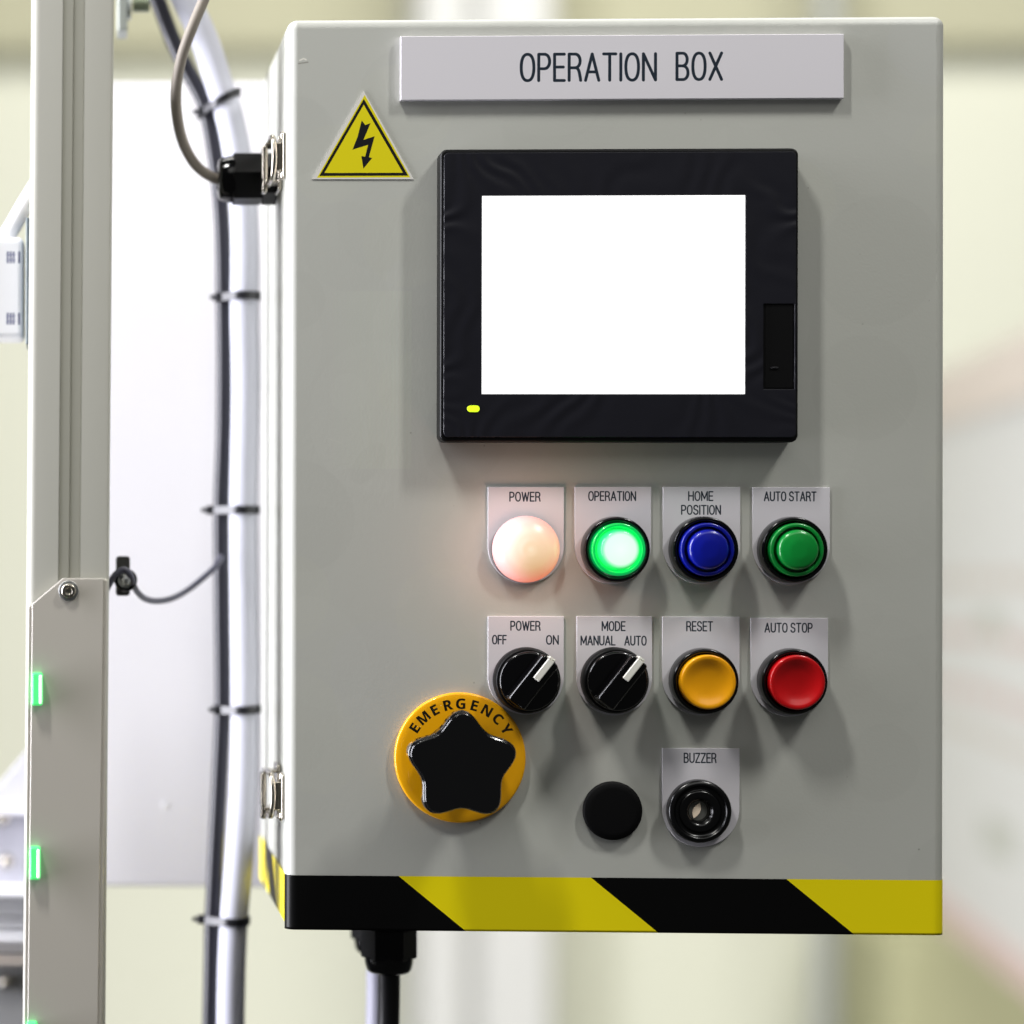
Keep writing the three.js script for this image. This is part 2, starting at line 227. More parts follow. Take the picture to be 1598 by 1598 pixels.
// ------------------------------------------------------------------ the box
const W = 0.300, H = 0.4206, DD = 0.018, BD = 0.15, R = 0.0048;
const box = thing('control_box', 'beige grey steel control box with a hinged door, carrying the screen and the buttons', 'control box', [0, -H / 2, 0]);
mesh('door', planarUV(rbox(W, H, DD, R, 0, H / 2, -DD / 2, 8), -W / 2, W / 2, 0, H), M.door, box);
mesh('seal', rbox(W - 0.008, H - 0.008, 0.006, 0.001, 0, H / 2, -DD - 0.001), M.gasket, box);
mesh('body', rbox(W - 0.001, H - 0.001, BD - DD - 0.0008, 0.002, 0, H / 2, -(BD + DD + 0.0008) / 2, 4), M.paint, box);
function latch(py) {
  const z = -0.03, x = -W / 2, y = at(430, py, z).y + H / 2, g = new THREE.Group(); g.name = 'latch'; g.position.set(x, y, 0); g.scale.set(1.25, 1.22, 1.1); box.add(g);
  const sub = (name, geo, m = M.chrome) => mesh(name, geo, m, g);
  sub('base_plate', rbox(0.0014, 0.021, 0.017, 0.0005, -0.0007, 0, -0.036));
  sub('lever', [rbox(0.0022, 0.0135, 0.0085, 0.0009, -0.0062, 0.0005, -0.034), rbox(0.0022, 0.005, 0.0065, 0.0009, -0.0056, -0.0088, -0.0345).rotateZ(-0.05)]);
  sub('side_cheek', [rbox(0.0058, 0.0012, 0.011, 0.0004, -0.0032, 0.0078, -0.035), rbox(0.0058, 0.0012, 0.011, 0.0004, -0.0032, -0.0068, -0.035)]);
  const loop = new THREE.CatmullRomCurve3([[-0.0045, 0.0078, -0.033], [-0.0047, 0.0082, -0.022], [-0.0044, 0.0072, -0.0125], [-0.004, 0, -0.0098], [-0.0044, -0.0072, -0.0125], [-0.0047, -0.0082, -0.022], [-0.0045, -0.0078, -0.033]].map((p) => new THREE.Vector3(...p)));
  sub('loop', new THREE.TubeGeometry(loop, 60, 0.0011, 12));
  sub('keeper', [rbox(0.0012, 0.017, 0.0075, 0.0005, -0.0006, 0, -0.0098), rbox(0.0046, 0.011, 0.0016, 0.0007, -0.0026, 0, -0.0112)]);
  for (const s of [-1, 1]) sub('screw', new THREE.SphereGeometry(0.0019, 18, 10).scale(0.55, 1, 1).translate(-0.0012, s * 0.0075, -0.0085));
}
latch(254); latch(1236);

// hazard tape round the lower edge of door and body: each stripe a piece that follows the rounded edges
{ const yT = at(1000, 1370, 0).y, off = 0.00022, yB = -H / 2, t = thing('hazard_tape', 'black and yellow diagonal striped tape along the bottom edge of the box', 'tape', [0, yB, 0]);
  const rr = R + off, hx = W / 2 - R, q = Math.PI / 2 * R;
  // s runs along x on the front; beyond the flat part it turns round the bend. v runs down; its last row folds under the door
  const pt = (s, y, fold) => {
    let x = s, a = 0, b = 0, yy = y;
    if (s < -hx) { a = -Math.min((-hx - s) / R, Math.PI / 2); x = -hx; } else if (s > hx) { a = Math.min((s - hx) / R, Math.PI / 2); x = hx; }
    if (fold) return [x + rr * 0.4 * Math.sin(a), yy - yB, -R + rr * 0.4 * Math.cos(a)];
    return [x + rr * Math.sin(a) * Math.cos(b), yy - yB + rr * Math.sin(b), -R + rr * Math.cos(a) * Math.cos(b)];
  };
  const yEnd = -H / 2 - 0.0002, slope = (at(726, 1450, 0).x - at(622, 1370, 0).x) / (yT + H / 2);
  const cut = [622, 922, 1227].map((x) => at(x, 1370, 0).x), bounds = [-hx - q * 0.93, ...cut, hx + q];
  for (let i = 0; i < 4; i++) {
    const nu = 60, nv = 24, pos = [], idx = [];
    for (let v = 0; v <= nv; v++) for (let u = 0; u <= nu; u++) {
      const y = yT + (yEnd - yT) * Math.min(1, v / (nv - 1)), d = slope * (yT - y), l = i ? bounds[i] + d : bounds[0], r = i < 3 ? bounds[i + 1] + d : bounds[4];
      pos.push(...pt(l + (r - l) * u / nu, y, v === nv));
    }
    for (let v = 0; v < nv; v++) for (let u = 0; u < nu; u++) { const a = v * (nu + 1) + u; idx.push(a, a + nu + 1, a + 1, a + 1, a + nu + 1, a + nu + 2); }
    const g = new THREE.BufferGeometry(); g.setAttribute('position', new THREE.Float32BufferAttribute(pos, 3)); g.setIndex(idx); g.computeVertexNormals();
    mesh('stripe', g, i % 2 ? M.yellowTape : M.blackTape, t, i % 2 ? 'yellow stripe' : 'black stripe');
  }
  // the side of the box: depth runs back from the bend
  const hgt = yT + H / 2 - 0.003, k = slope * hgt, sideCuts = [[0.0055, 0.0055, 0.046 + k, 0.046, 1], [0.046 + k, 0.046, 0.118, 0.118 - k, 0], [0.118, 0.118 - k, 0.149, 0.149, 1]];
  for (const [a, a2, b, b2, y] of sideCuts) { const s = new THREE.Shape([[-a2, 0.003], [-b2, 0.003], [-b, hgt + 0.003], [-a, hgt + 0.003]].map((p) => new THREE.Vector2(...p)));
    mesh('stripe', new THREE.ExtrudeGeometry(s, { depth: 0.0003, bevelEnabled: false }).rotateY(-Math.PI / 2).translate(-W / 2, 0, 0), y ? M.yellowTape : M.blackTape, t, y ? 'yellow stripe' : 'black stripe'); }
}

// ------------------------------------------------------------------ lettering: a single-line engraving alphabet
const G = { A: [.46, 'M0 1L.5 0L1 1M.17 .68L.83 .68'], B: [.4, 'M0 0L0 1L.5 1C1.15 1 1.15 .48 .5 .48L0 .48M.5 .48C1.05 .48 1.05 0 .5 0L0 0'], C: [.42, 'M1 .2C.85 -.08 0 -.12 0 .45L0 .55C0 1.12 .85 1.08 1 .8'], D: [.42, 'M0 0L0 1L.4 1C1.2 1 1.2 0 .4 0L0 0'], E: [.34, 'M1 0L0 0L0 1L1 1M0 .49L.9 .49'], F: [.34, 'M1 0L0 0L0 1M0 .49L.9 .49'], G: [.44, 'M1 .2C.85 -.08 0 -.12 0 .45L0 .55C0 1.12 1 1.12 1 .7L1 .55L.6 .55'], H: [.42, 'M0 0L0 1M1 0L1 1M0 .48L1 .48'], I: [.01, 'M.5 0L.5 1'], L: [.34, 'M0 0L0 1L1 1'], M: [.52, 'M0 1L0 0L.5 .8L1 0L1 1'], N: [.42, 'M0 1L0 0L1 1L1 0'], O: [.44, 'M.5 0C.12 0 0 .24 0 .5C0 .76 .12 1 .5 1C.88 1 1 .76 1 .5C1 .24 .88 0 .5 0'], P: [.38, 'M0 1L0 0L.5 0C1.16 0 1.16 .55 .5 .55L0 .55'], R: [.4, 'M0 1L0 0L.5 0C1.1 0 1.1 .52 .5 .52L0 .52M.5 .52C.85 .52 .88 .66 1 1'], S: [.4, 'M.95 .17C.82 -.08 .04 -.09 .04 .26C.04 .56 .98 .42 .98 .74C.98 1.08 .1 1.08 0 .8'], T: [.42, 'M0 0L1 0M.5 0L.5 1'], U: [.42, 'M0 0L0 .68C0 1.1 1 1.1 1 .68L1 0'], W: [.62, 'M0 0L.25 1L.5 .06L.75 1L1 0'], X: [.42, 'M0 0L1 1M1 0L0 1'], Y: [.42, 'M0 0L.5 .5L1 0M.5 .5L.5 1'], Z: [.4, 'M0 0L1 0L0 1L1 1'] };
function word(g, text, x0, x1, y0, y1, lw, color) {             // strokes a word to fill the given box
  const gap = 0.17; let total = -gap; for (const c of text) total += c === ' ' ? 0.24 : G[c][0] + gap;
  const h = y1 - y0, k = (x1 - x0) / total; let x = x0; g.strokeStyle = color; g.lineWidth = lw; g.lineCap = 'round'; g.lineJoin = 'round';
  for (const c of text) {
    if (c === ' ') { x += 0.24 * k; continue; }
    const w = G[c][0] * k; g.beginPath();
    for (const [, op, args] of G[c][1].matchAll(/([MLC])([^MLC]*)/g)) { const n = args.trim().split(/\s+/).map(Number).map((v, i) => (i % 2 ? y0 + v * h : x + v * w)); if (op === 'M') g.moveTo(...n); else if (op === 'L') g.lineTo(...n); else g.bezierCurveTo(...n); }
    g.stroke(); x += w + gap * k;
  }
}
// a canvas drawn in photograph pixels, laid on the rectangle px0..px1, py0..py1
const printed = (px0, py0, px1, py1, k, base, draw) => canvasTex(Math.round((px1 - px0) * k), Math.round((py1 - py0) * k), (g, w, h) => { g.fillStyle = base; g.fillRect(0, 0, w, h); g.scale(k, k); g.translate(-px0, -py0); draw(g); });
const plateGrey = '#d6d3d8', ink = '#1d2733';

{ // name plate
  const zf = 0.0034, a = at(625, 156.5, zf), b = at(1317.5, 52.5, zf), w = b.x - a.x, h = b.y - a.y, o = [(a.x + b.x) / 2, (a.y + b.y) / 2, 0];
  const tex = printed(625, 52, 1318, 157, 2.9, plateGrey, (g) => { word(g, 'OPERATION', 814.5, 1024.5, 83, 126, 4.7, '#16222f'); word(g, 'BOX', 1058, 1127.5, 82.5, 125.5, 4.7, '#16222f'); });
  const t = thing('name_plate', 'wide pale plate reading OPERATION BOX along the top of the box', 'sign', o);
  const i = 0.0001, F4 = [[-w / 2, -h / 2], [w / 2, -h / 2], [w / 2, h / 2], [-w / 2, h / 2]], B4 = [[-w / 2 + i, -h / 2 + i * 0.95], [w / 2 - i, -h / 2 + i * 0.95], [w / 2 - i, h / 2 - i], [-w / 2 + i, h / 2 - i]];
  const zc = zf - 0.0007, pos = [], quad = (p, q, r, s) => pos.push(...p, ...q, ...r, ...p, ...r, ...s), e = 0.0003, FF = F4.map(([x, y]) => [x - Math.sign(x) * e, y - Math.sign(y) * e, zf]), FC = F4.map(([x, y]) => [x, y, zc]), BB = B4.map(([x, y]) => [x, y, 0.0001]);
  quad(...FF); for (let k = 0; k < 4; k++) { const n = (k + 1) % 4; quad(FC[k], FC[n], FF[n], FF[k]); quad(BB[k], BB[n], FC[n], FC[k]); } quad(BB[3], BB[2], BB[1], BB[0]);
  const g = new THREE.BufferGeometry(); g.setAttribute('position', new THREE.Float32BufferAttribute(pos, 3)); g.computeVertexNormals(); planarUV(g, -w / 2, w / 2, -h / 2, h / 2);
  mesh('plate', g, S(0xffffff, 0.36, 0, { map: tex }), t);
}
{ // high voltage warning sticker
  const z = 0.0003, P = (x, y) => at(x, y, z), o = P(566, 230), v = ([x, y]) => { const p = P(x, y); return new THREE.Vector2(p.x - o.x, p.y - o.y); };
  const A = P(488, 280), B = P(645, 144), C = (x, y) => [480 + x * 0.11264, 140 + y * 0.11264];
  const tex = printed(488, 144, 645, 280, 6, '#d9d6d0', (g) => {
    const poly = (pts, c) => { g.fillStyle = c; g.beginPath(); pts.forEach(([x, y], i) => (i ? g.lineTo(x, y) : g.moveTo(x, y))); g.closePath(); g.fill(); };
    poly([C(790, 70), C(1425, 1220), C(130, 1220)], '#dccf0a'); poly([C(779, 125), C(1395, 1195), C(163, 1195)], '#0c0c0c'); poly([C(777, 205), C(1322, 1155), C(232, 1155)], '#dccf0a');
    poly([[750, 425], [800, 490], [872, 462], [775, 695], [930, 645], [850, 935], [895, 950], [775, 1095], [745, 920], [798, 930], [838, 765], [622, 832], [690, 660]].map((p) => C(...p)), '#0b0b12'); });
  const t = thing('warning_sticker', 'yellow triangular warning sticker with a black lightning bolt arrow, left of the name plate', 'sticker', [o.x, o.y, 0]);
  const s = new THREE.Shape([v(C(775, 15)), v(C(1470, 1240)), v(C(65, 1240))]);
  mesh('sheet', planarUV(extrude(s, 0.0003, 0, 0.0001), A.x - o.x, B.x - o.x, A.y - o.y, B.y - o.y), S(0xffffff, 0.35, 0, { map: tex }), t);
}

// ------------------------------------------------------------------ the screen
{ const zf = 0.0112, a = at(686.5, 689.5, zf), b = at(1247, 230.5, zf), o = [(a.x + b.x) / 2, (a.y + b.y) / 2, 0], t = thing('touch_screen', 'black framed touch panel with a blank white lit screen, in the middle of the door', 'touch panel', o);
  const L = (x, y, z = zf) => { const p = at(x, y, z); return [p.x - o[0], p.y - o[1]]; };
  const w = b.x - a.x, h = b.y - a.y;
  const base = rrect(-w / 2, -h / 2, w / 2, h / 2, 0.0032), [sx0, sy0] = L(751.5, 615.2), [sx1, sy1] = L(1163.2, 304.2), [ux0, uy0] = L(1191, 607.5), [ux1, uy1] = L(1240.5, 474);
  mesh('frame', extrude(base, zf - 0.0006, 0.0011, 0.0001, 10), M.blackPlastic, t);
  const [fx0, fy0] = L(692, 682), [fx1, fy1] = L(1242.5, 236.5);
  const face = rrect(fx0, fy0, fx1, fy1, 0.0022); face.holes.push(rrect(sx0, sy0, sx1, sy1, 0.0001, THREE.Path)); face.holes.push(rrect(ux0, uy0, ux1 - 0.0002, uy1, 0.0002, THREE.Path));
  // protective film with soft wrinkles
  const n1 = noiseField(512, 6, 21), n2 = noiseField(512, 11, 22), n3 = noiseField(512, 40, 23);
  const film = dataTex(512, (x, y) => { const i = y * 512 + x, wx = n1[i] * 9 + 2.2 * n2[i], v = 0.5 + 0.5 * Math.sin(x / 512 * 64 + wx * 1.9 + 3 * n1[(y * 512 + ((x * 3) % 512))] * 0.2), m = Math.max(0, n1[(((y + 200) % 512) * 512 + x)] - 0.35); return 0.5 + (v - 0.5) * (0.2 + 0.45 * m) * 0.9 + 0.03 * n3[i]; });
  mesh('face_film', planarUV(extrude(face, 0.0009, 0.0002, zf - 0.0006, 8), fx0, fx1, fy0, fy1), S(0x17171e, 0.3, 0, { bumpMap: film, bumpScale: 0.0006 }), t);
  mesh('screen', rbox(sx1 - sx0 - 0.0002, sy1 - sy0 - 0.0002, 0.0006, 0.0001, (sx0 + sx1) / 2, (sy0 + sy1) / 2, zf - 0.0002), S(0xffffff, 0.4, 0, { emissive: 0xffffff, emissiveIntensity: 0.95 }), t);
  const uc = mesh('port_cover', rbox(ux1 - ux0 - 0.0014, uy1 - uy0 - 0.0008, 0.0012, 0.0004, (ux0 + ux1) / 2 + 0.0002, (uy0 + uy1) / 2, zf - 0.0009), M.blackMatte, t);
  const [gx, gy] = L(1209, 574); mesh('catch', rbox(0.0034, 0.0009, 0.0006, 0.0003, gx, gy, zf - 0.0001), S(0x1c1c1f, 0.2), uc);
  const [lx, ly] = L(738.5, 638); mesh('status_light', extrude(rrect(-0.0028, -0.0015, 0.0028, 0.0015, 0.00145), 0.0004, 0.0001, zf + 0.0002, 12).translate(lx, ly, 0), S(0xd8f020, 0.3, 0, { emissive: new THREE.Color(0.55, 0.9, 0.02), emissiveIntensity: 0.8 }), t, 'lit yellow green status light');
}

// ------------------------------------------------------------------ buttons, lamps and switches
const plateMat = (map) => S(0xffffff, 0.34, 0, { map });
function control(name, label, category, cx, cy, plate, words, group) {   // cx, cy: where the collar's front shows; plate: left, top, right, bottom in the photograph
  const c = at(cx, cy, 0.005), t = thing(name, label, category, [c.x, c.y, 0], group);
  if (plate) {
    const [x0, y0, x1, y1] = plate, a = at(x0, y1, 0.0007), b = at(x1, y0, 0.0007), l = a.x - c.x, r = b.x - c.x, top = b.y - c.y, bot = a.y - c.y, rad = (r - l) / 2, s = new THREE.Shape();
    s.moveTo(l, top); s.lineTo(l, bot + rad); s.absarc((l + r) / 2, bot + rad, rad, Math.PI, Math.PI * 2); s.lineTo(r, top); s.lineTo(l, top);
    const hole = new THREE.Path(); hole.absarc(0, 0, 0.0115, 0, Math.PI * 2, true); s.holes.push(hole);
    const tex = printed(x0, y0, x1, y1, 4.5, plateGrey, (g) => { for (const [txt, u0, u1, v0, v1] of words) word(g, txt, u0, u1, v0, v1, 2.05, ink); });
    mesh('legend_plate', planarUV(extrude(s, 0.0009, 0.0002, 0.0001, 32), l, r, bot, top), plateMat(tex), t);
  }
  return t;
}
const collarGeo = turned(round([[0.0125, 0.0008], [0.0152, 0.0008], [0.0152, 0.0035, 0.0008], [0.01475, 0.0066, 0.0012], [0.0131, 0.0066, 0.0005], [0.0127, 0.0045], [0.0118, 0.004]], 0.0005, 6), 96);
collarGeo.scale(1, 1, 1.36);
const capGeo = {
  lip: turned(round([[0.0121, 0.003], [0.0121, 0.0098, 0.0008], [0.0104, 0.0098, 0.0004], [0.0102, 0.0052, 0.0003], [0.008, 0.0052]], 0.0005, 6), 96),
  lens: turned(round([[0.0092, 0.005], [0.0091, 0.0122, 0.0019], [0.004, 0.0129], [0, 0.013]], 0.001, 8), 96),
  dish: turned(round([[0.0121, 0.003], [0.0124, 0.0108, 0.0011], [0.0108, 0.0109, 0.0012], [0.0068, 0.0096, 0.003], [0, 0.0089]], 0.001, 10), 96),
};
for (const k in capGeo) capGeo[k].scale(1, 1, 1.22);
planarUV(capGeo.lens, -0.0093, 0.0093, -0.0093, 0.0093);
const radial = (stops) => canvasTex(256, 256, (g) => { const r = g.createRadialGradient(128, 128, 0, 128, 128, 128); for (const [k, c] of stops) r.addColorStop(k, c); g.fillStyle = r; g.fillRect(0, 0, 256, 256); });
const G1 = 'round buttons and lamps with legend plates';
{ // power lamp: lit dome
  const t = control('pilot_lamp', 'lit domed white lamp glowing warm orange, under the upper POWER legend', 'pilot lamp', 819, 857, [761, 760, 880, 911], [['POWER', 795.5, 842.5, 768.5, 782]], G1);
  mesh('collar', turned(round([[0.0125, 0.0008], [0.0146, 0.0008], [0.0146, 0.0042], [0.0125, 0.0046]], 0.0004), 72), M.blackPlastic, t);
  const dome = turned(round([[0.0143, 0.0044], [0.0153, 0.0062, 0.0012], [0.0151, 0.0095, 0.0025], [0.0132, 0.0148, 0.0034], [0.008, 0.0182, 0.004], [0.0035, 0.0193, 0.001], [0, 0.0194]], 0.002, 8), 96);
  planarUV(dome, -0.0154, 0.0154, -0.0154, 0.0154);
  mesh('dome', dome, S(0xb4a4a8, 0.34, 0, { emissive: 0xffffff, emissiveIntensity: 0.7, emissiveMap: radial([[0, '#ffeab8'], [0.12, '#ffdca0'], [0.55, '#ffcc92'], [0.8, '#ffa878'], [1, '#f8683c']]) }), t);
  const l = new THREE.PointLight(new THREE.Color(1, 0.5, 0.33), 0.0032); l.name = 'lamp_light'; l.shadow.radius = 0.4; l.castShadow = true; l.position.set(0, 0, 0.013); t.add(l);
}
function pushButton(name, label, cx, cy, plate, words, cap, lit) {
  const t = control(name, label, 'push button', cx, cy, plate, words, G1);
  mesh('collar', collarGeo, M.blackGloss, t);
  if (lit !== undefined) {
    const c = mesh('cap', capGeo.lip, cap, t);
    mesh('lens', capGeo.lens, lit || cap, c);
  } else mesh('cap', capGeo.dish, cap, t);
  return t;
}
{ const ring = S(0x02a838, 0.18, 0, { emissive: new THREE.Color(0, 0.34, 0.09), emissiveIntensity: 0.75, clearcoat: 1 });
  const lens = S(0x20d060, 0.2, 0, { emissive: 0xffffff, emissiveIntensity: 1, emissiveMap: radial([[0, '#f4fff6'], [0.74, '#e6fcea'], [0.86, '#8febaa'], [0.94, '#20c854'], [1, '#05902c']]) });
  const t = pushButton('illuminated_button', 'lit green push button with a white glowing centre, under the OPERATION legend', 960.6, 857.5, [896.5, 760, 1016, 911], [['OPERATION', 918.5, 991.5, 767.5, 781]], ring, lens);
  const l = new THREE.PointLight(new THREE.Color(0.25, 1, 0.45), 0.0015); l.name = 'lamp_light'; l.shadow.radius = 0.3; l.castShadow = true; l.position.set(0, 0, 0.0105); t.add(l); }
pushButton('illuminated_button', 'unlit blue push button under the HOME POSITION legend', 1098.2, 857.5, [1034, 760, 1155, 911], [['HOME', 1074.5, 1112, 767.5, 781], ['POSITION', 1063.5, 1124, 789, 802.5]], S(0x02108c, 0.27, 0, { clearcoat: 0.6, clearcoatRoughness: 0.16 }), null);
pushButton('illuminated_button', 'unlit green push button under the AUTO START legend', 1236.8, 858, [1174, 760.5, 1295, 912], [['AUTO START', 1192.5, 1273, 768, 781.5]], S(0x038632, 0.27, 0, { clearcoat: 0.6, clearcoatRoughness: 0.16 }), null);
pushButton('push_button', 'amber yellow push button with a dished cap, under the RESET legend', 1098.5, 1063, [1033, 962.5, 1154, 1116], [['RESET', 1071.5, 1111.5, 970.5, 984.5]], S(0xf0a404, 0.3, 0, { clearcoat: 0.4 }));
pushButton('push_button', 'red push button with a dished cap, under the AUTO STOP legend', 1236.7, 1063.5, [1171, 964.5, 1292, 1118], [['AUTO STOP', 1193.5, 1267, 973, 986.5]], S(0xb8060c, 0.3, 0, { clearcoat: 0.4 }));
function selector(label, cx, cy, plate, words) {
  const t = control('selector_switch', label, 'selector switch', cx, cy, plate, words, 'black selector switches with white pointers');
  const up = (g) => g.scale(1, 1, 1.2);
  mesh('collar', up(turned(round([[0.0125, 0.0008], [0.0152, 0.0008], [0.0152, 0.0042, 0.0009], [0.0144, 0.0062, 0.0009], [0.0134, 0.0062]], 0.0005, 6), 96)), M.blackPlastic, t);
  const k = mesh('knob', up(turned(round([[0.0134, 0.004], [0.0136, 0.0088, 0.0013], [0.006, 0.0092], [0, 0.0093]], 0.001, 8), 96)), M.blackGloss, t);
  const ang = 52 * Math.PI / 180;
  mesh('handle', up(rbox(0.0258, 0.0092, 0.012, 0.0015, 0, 0, 0.0109, 6).rotateZ(ang)), M.blackGloss, k);
  mesh('pointer', [rbox(0.0112, 0.0031, 0.0008, 0.0003, 0.0072, 0, 0.01715), rbox(0.0009, 0.0031, 0.005, 0.0003, 0.01345, 0, 0.0147)].map((g) => up(g.rotateZ(ang))), S(0xe9e7dd, 0.4), k);
}
selector('black selector switch turned to ON, under the lower POWER legend', 823, 1062, [761, 962, 880, 1115], [['POWER', 797, 842.5, 970, 983.5], ['OFF', 768.5, 789.5, 992, 1005], ['ON', 853, 871, 992, 1005]]);
selector('black selector switch turned to AUTO, under the MODE legend', 960.4, 1062, [899.5, 962, 1017.5, 1116], [['MODE', 939.5, 975, 970.5, 984], ['MANUAL', 906.5, 959.5, 993, 1006.5], ['AUTO', 975, 1008, 993, 1006.5]]);
{ const t = control('buzzer', 'round black buzzer with a pale hole in its middle, under the BUZZER legend', 'buzzer', 1092.5, 1266.5, [1033, 1168, 1154, 1321], [['BUZZER', 1067.5, 1117, 1176, 1190]]);
  mesh('housing', turned(round([[0.0125, 0.0008], [0.0145, 0.0008], [0.0143, 0.0055, 0.0016], [0.0122, 0.0064, 0.0012], [0.0112, 0.0048, 0.0012], [0.0098, 0.0046, 0.0006], [0.0092, 0.0056, 0.0008], [0.0062, 0.0056, 0.0008], [0.0046, 0.0036], [0.0044, -0.004], [0, -0.004]], 0.0006, 6), 96), S(0x050506, 0.24), t);
  const s = new THREE.Shape(); s.moveTo(-0.0011, -0.0029); s.quadraticCurveTo(-0.0031, 0.0006, 0.0011, 0.0029); s.quadraticCurveTo(0.0029, -0.0004, -0.0011, -0.0029);
  mesh('inner_disc', extrude(s, 0.0006, 0.0001, 0.0032, 16).scale(1.15, 1.2, 1).translate(-0.0012, 0.0002, 0), S(0xf2dfc8, 0.5), t, 'pale beige shape inside the hole'); }
{ const c = at(957, 1265.8, 0.003), t = thing('hole_plug', 'plain black round plug filling a hole, between the emergency knob and the buzzer', 'plug', [c.x, c.y, 0]);
  mesh('cap', turned(round([[0.0124, 0], [0.0135, 0.0004], [0.0135, 0.0026, 0.0012], [0.011, 0.0033, 0.001], [0, 0.0034]], 0.0005, 6), 96), S(0x030304, 0.6, 0, { specularIntensity: 0.3 }), t); }
{ // emergency stop: yellow plate and black star knob
  const c = at(718.4, 1182.7, 0.003), t = thing('emergency_knob', 'black star knob on a round yellow plate reading EMERGENCY, low on the door', 'emergency stop', [c.x, c.y, 0]);
  const r = 0.0301, k = 6, tex = canvasTex(204 * k, 204 * k, (g, w) => {
    g.fillStyle = '#f0ab06'; g.fillRect(0, 0, w, w); g.translate(w / 2, w / 2); g.fillStyle = '#15120a'; g.textAlign = 'center'; g.textBaseline = 'middle'; g.font = `bold ${21.5 * k}px sans-serif`;
    [...'EMERGENCY'].forEach((ch, i) => { const a = (-57 + i * 14.35) * Math.PI / 180; g.save(); g.rotate(a); g.translate(0, -84 * k); g.scale(1.13, 1.03); g.fillText(ch, 0, 0); g.lineWidth = 0.35 * k; g.strokeStyle = '#15120a'; g.strokeText(ch, 0, 0); g.restore(); }); });
  mesh('plate', planarUV(turned(round([[r - 0.001, 0.0002], [r, 0.0006], [r - 0.0002, 0.0028, 0.0016], [r - 0.003, 0.0031, 0.001], [0.012, 0.0029], [0, 0.0029]], 0.0008, 8), 120), -r, r, -r, r), S(0xffffff, 0.3, 0, { map: tex, clearcoat: 0.3 }), t);
  const kz = 0.0185, kc = at(722, 1196.5, 0.03), s = new THREE.Shape(), sc = (camera.position.z - 0.03) / F, pts = [];
  for (let i = 0; i < 200; i++) { const a = i / 200 * Math.PI * 2, q = Math.cos(5 * a), rr = (76.2 + 10.6 * q - 1.2 * (1 - q * q)) * sc; pts.push(new THREE.Vector2(rr * Math.sin(a), rr * Math.cos(a))); }
  s.setFromPoints(pts);
  mesh('stem', turned(round([[0.017, 0.0028], [0.0155, 0.006, 0.002], [0.0135, 0.02], [0, 0.02]], 0.001), 64), M.blackPlastic, t);
  const kg = new THREE.ExtrudeGeometry(s, { depth: 0.0045, bevelEnabled: true, bevelThickness: 0.001, bevelSize: 0.001, bevelOffset: -0.001, bevelSegments: 7 }).translate(kc.x - c.x, kc.y - c.y, 0.023);
  const top = new THREE.ExtrudeGeometry(new THREE.Shape(pts.map((p) => p.clone().multiplyScalar(0.962))), { depth: 0.001, bevelEnabled: true, bevelThickness: 0.0006, bevelSize: 0.0006, bevelOffset: -0.0006, bevelSegments: 6 }).translate(kc.x - c.x + 0.0002, kc.y - c.y - 0.0002, 0.028);
  mesh('star_knob', [kg, top], S(0x08080a, 0.13, 0, { clearcoat: 1, clearcoatRoughness: 0.05 }), t);
}

// ------------------------------------------------------------------ glands, conduit and cables
function hexNut(r, h) { const s = new THREE.Shape(); for (let i = 0; i < 6; i++) s[i ? 'lineTo' : 'moveTo'](r * Math.cos(i * Math.PI / 3), r * Math.sin(i * Math.PI / 3)); s.closePath(); return extrude(s, h, 0.0008); }
function gland(label, pos, dir, r) {                              // built along +z, then turned to dir
  const t = thing('cable_gland', label, 'cable gland', pos); t.quaternion.setFromUnitVectors(new THREE.Vector3(0, 0, 1), new THREE.Vector3(...dir));
  mesh('collar', [hexNut(r * 1.06, r * 0.62).rotateZ(0.35)], M.blackPlastic, t);
  mesh('nut', [hexNut(r * 1.1, r * 1.2).rotateZ(0.12).translate(0, 0, r * 0.62)], M.blackPlastic, t);
  const e = r * 1.82; mesh('dome', turned(round([[r * 0.97, e - 0.001], [r * 0.95, e + r * 0.18], [r * 0.86, e + r * 0.55, r * 0.3], [r * 0.5, e + r * 0.62, r * 0.1], [r * 0.4, e + r * 0.4]], 0.0008, 6), 64), M.blackGloss, t); return t;
}
{ const g = at(428, 279.5, -0.06); gland('black plastic cable gland on the left side of the box, beside the upper latch', [-W / 2, g.y, -0.06], [-1, 0, 0], 0.0118); 
  const pts = [[330, -30, -0.02], [318, 0, -0.02], [301, 40, -0.02], [284, 88, -0.024], [275, 138, -0.03], [277, 186, -0.038], [289, 230, -0.048], [311, 263, -0.056], [340, 280, -0.06], [362, 282, -0.06]].map(([x, y, z]) => at(x, y, z));
  tag(mesh('sensor_cable', tube(pts, 0.0026, 140, 18), M.taupe), 'taupe grey cable curving down in front of the conduit into the side gland', 'cable'); }
{ const a = at(607, 1455, -0.055); gland('front black cable gland under the bottom of the box', [a.x, -H / 2, -0.055], [0, -1, 0], 0.0122);
  const b = at(588, 1453, -0.105); gland('rear black cable gland under the bottom of the box, half hidden by the front one', [b.x, -H / 2, -0.105], [0, -1, 0], 0.0118);
  const down = (x, x2, z, y0) => [at(x, y0, z), at(x, y0 + 70, z), at((x + x2) / 2, y0 + 120, z), at(x2, 1640, z)];
  tag(mesh('power_cable', tube(down(607, 605, -0.055, 1480), 0.0053), M.blackCable), 'thick black cable hanging from the front bottom gland', 'cable');
  tag(mesh('signal_cable', tube(down(589, 587, -0.105, 1480), 0.0056), M.lilacCable), 'pale lilac cable hanging behind the black one under the box', 'cable'); }
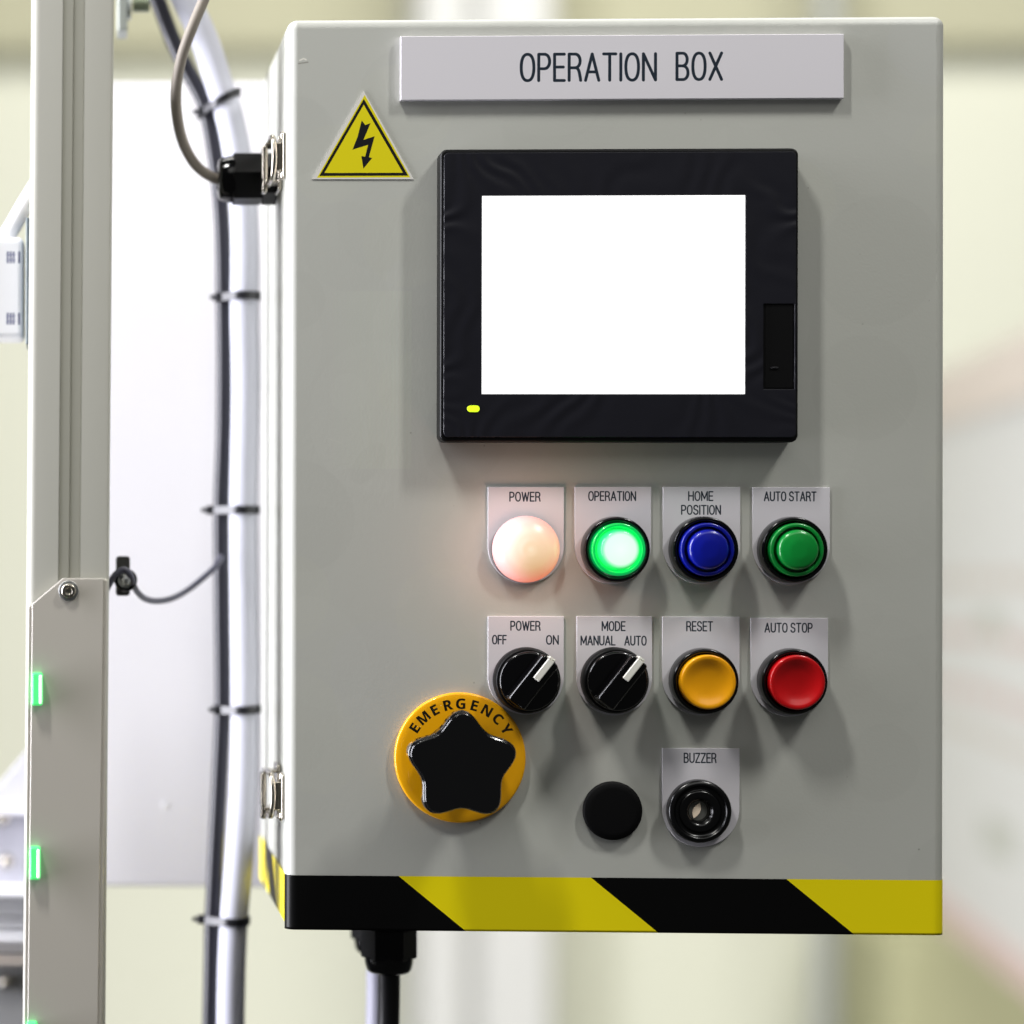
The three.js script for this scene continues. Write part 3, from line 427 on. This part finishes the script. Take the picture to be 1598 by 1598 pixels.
const pathC = [[262, -60], [290, 0], [312, 45], [327, 84], [342, 132], [356, 175], [370, 240], [380, 320], [382, 400], [381, 480], [383, 600], [380, 790], [381, 950], [382, 1100], [380, 1230], [376, 1300], [370, 1380], [365, 1437], [362, 1500], [360, 1598], [360, 1660]].map(([x, y]) => at(x, y, -0.112));
const pathD = [[222, -60], [246, 0], [268, 58], [287, 100], [318, 160], [334, 235], [345, 330], [348, 400], [349, 465], [350, 570], [349, 680], [345, 795], [346, 950], [347, 1108], [343, 1200], [338, 1300], [333, 1400], [331, 1440], [330, 1500], [328, 1598], [327, 1660]].map(([x, y]) => at(x, y, -0.119));
tag(mesh('cable_conduit', tube(pathC, 0.0071, 260, 28), M.conduit), 'thick pale grey conduit running down beside the box', 'conduit');
tag(mesh('grey_cable', tube(pathD, 0.0041, 260, 22), M.greyCable), 'dark grey cable strapped along the left of the pale conduit', 'cable');
{ const cc = new THREE.CatmullRomCurve3(pathC, false, 'centripetal').getSpacedPoints(800), dd = new THREE.CatmullRomCurve3(pathD, false, 'centripetal').getSpacedPoints(800);
  const near = (list, y) => list.reduce((a, b) => (Math.abs(b.y - y) < Math.abs(a.y - y) ? b : a));
  const words = ['topmost black zip tie, slanted across the cable bundle above the side gland', 'second black zip tie from the top, round the cables level with the screen', 'third black zip tie from the top, its head sticking out to the left', 'fourth black zip tie from the top, round the cables just above the lower latch', 'lowest black zip tie, round the cables level with the hazard tape'];
  [[150, 148, 0.46], [463, 460, 0], [795, 796, 0], [1107, 1110, 0.04], [1437, 1440, 0.03]].forEach(([yd, yc, lean], i) => {
    const ref = at(360, (yd + yc) / 2, -0.108);
    const t = thing('zip_tie', words[i], 'zip tie', [ref.x, ref.y, ref.z], 'zip ties round the cable bundle'), rise = Math.tan(lean);
    let c = near(cc, ref.y), d = near(dd, ref.y); for (let k = 0; k < 3; k++) { c = near(cc, ref.y + rise * (c.x - ref.x)); d = near(dd, ref.y + rise * (d.x - ref.x)); }
    const N = 96, bw = 0.002, pos = [], idx = [], sq = 1 / Math.cos(lean);
    for (let k = 0; k < N; k++) {
      const a = k / N * Math.PI * 2, n = [Math.cos(a), Math.sin(a)], C = [(c.x - ref.x), c.z - ref.z, 0.0072], D = [(d.x - ref.x), d.z - ref.z, 0.004];
      const best = C[0] * n[0] + C[1] * n[1] + C[2] > D[0] * n[0] + D[1] * n[1] + D[2] ? C : D;
      for (const [e, y] of [[0, -bw], [0.0011, -bw], [0.0011, bw], [0, bw]]) { const x = best[0] + n[0] * (best[2] + e), z = best[1] + n[1] * (best[2] + e); pos.push(x, y + rise * x, z); }
    }
    for (let k = 0; k < N; k++) for (let j = 0; j < 4; j++) { const a = k * 4 + j, b = k * 4 + (j + 1) % 4, a2 = ((k + 1) % N) * 4 + j, b2 = ((k + 1) % N) * 4 + (j + 1) % 4; idx.push(a, a2, b, b, a2, b2); }
    let g = new THREE.BufferGeometry(); g.setAttribute('position', new THREE.Float32BufferAttribute(pos, 3)); g.setIndex(idx); g = creased(g, 0.7);
    mesh('band', g, M.tie, t);
    const hx = d.x - ref.x - (i === 2 || i === 4 ? 0.0052 : 0.0022), hz = d.z - ref.z + (i === 2 || i === 4 ? 0.001 : 0.0042), hy = rise * (hx);
    mesh('head', rbox(0.0052, 0.0045, 0.004, 0.0007, hx, hy, hz), M.tie, t);
    mesh('tail', rbox(0.0052, 0.0022, 0.001, 0.0003, hx - 0.0024, hy, hz - 0.0005), M.tie, t);
  });
}

renderer.render(scene, camera);
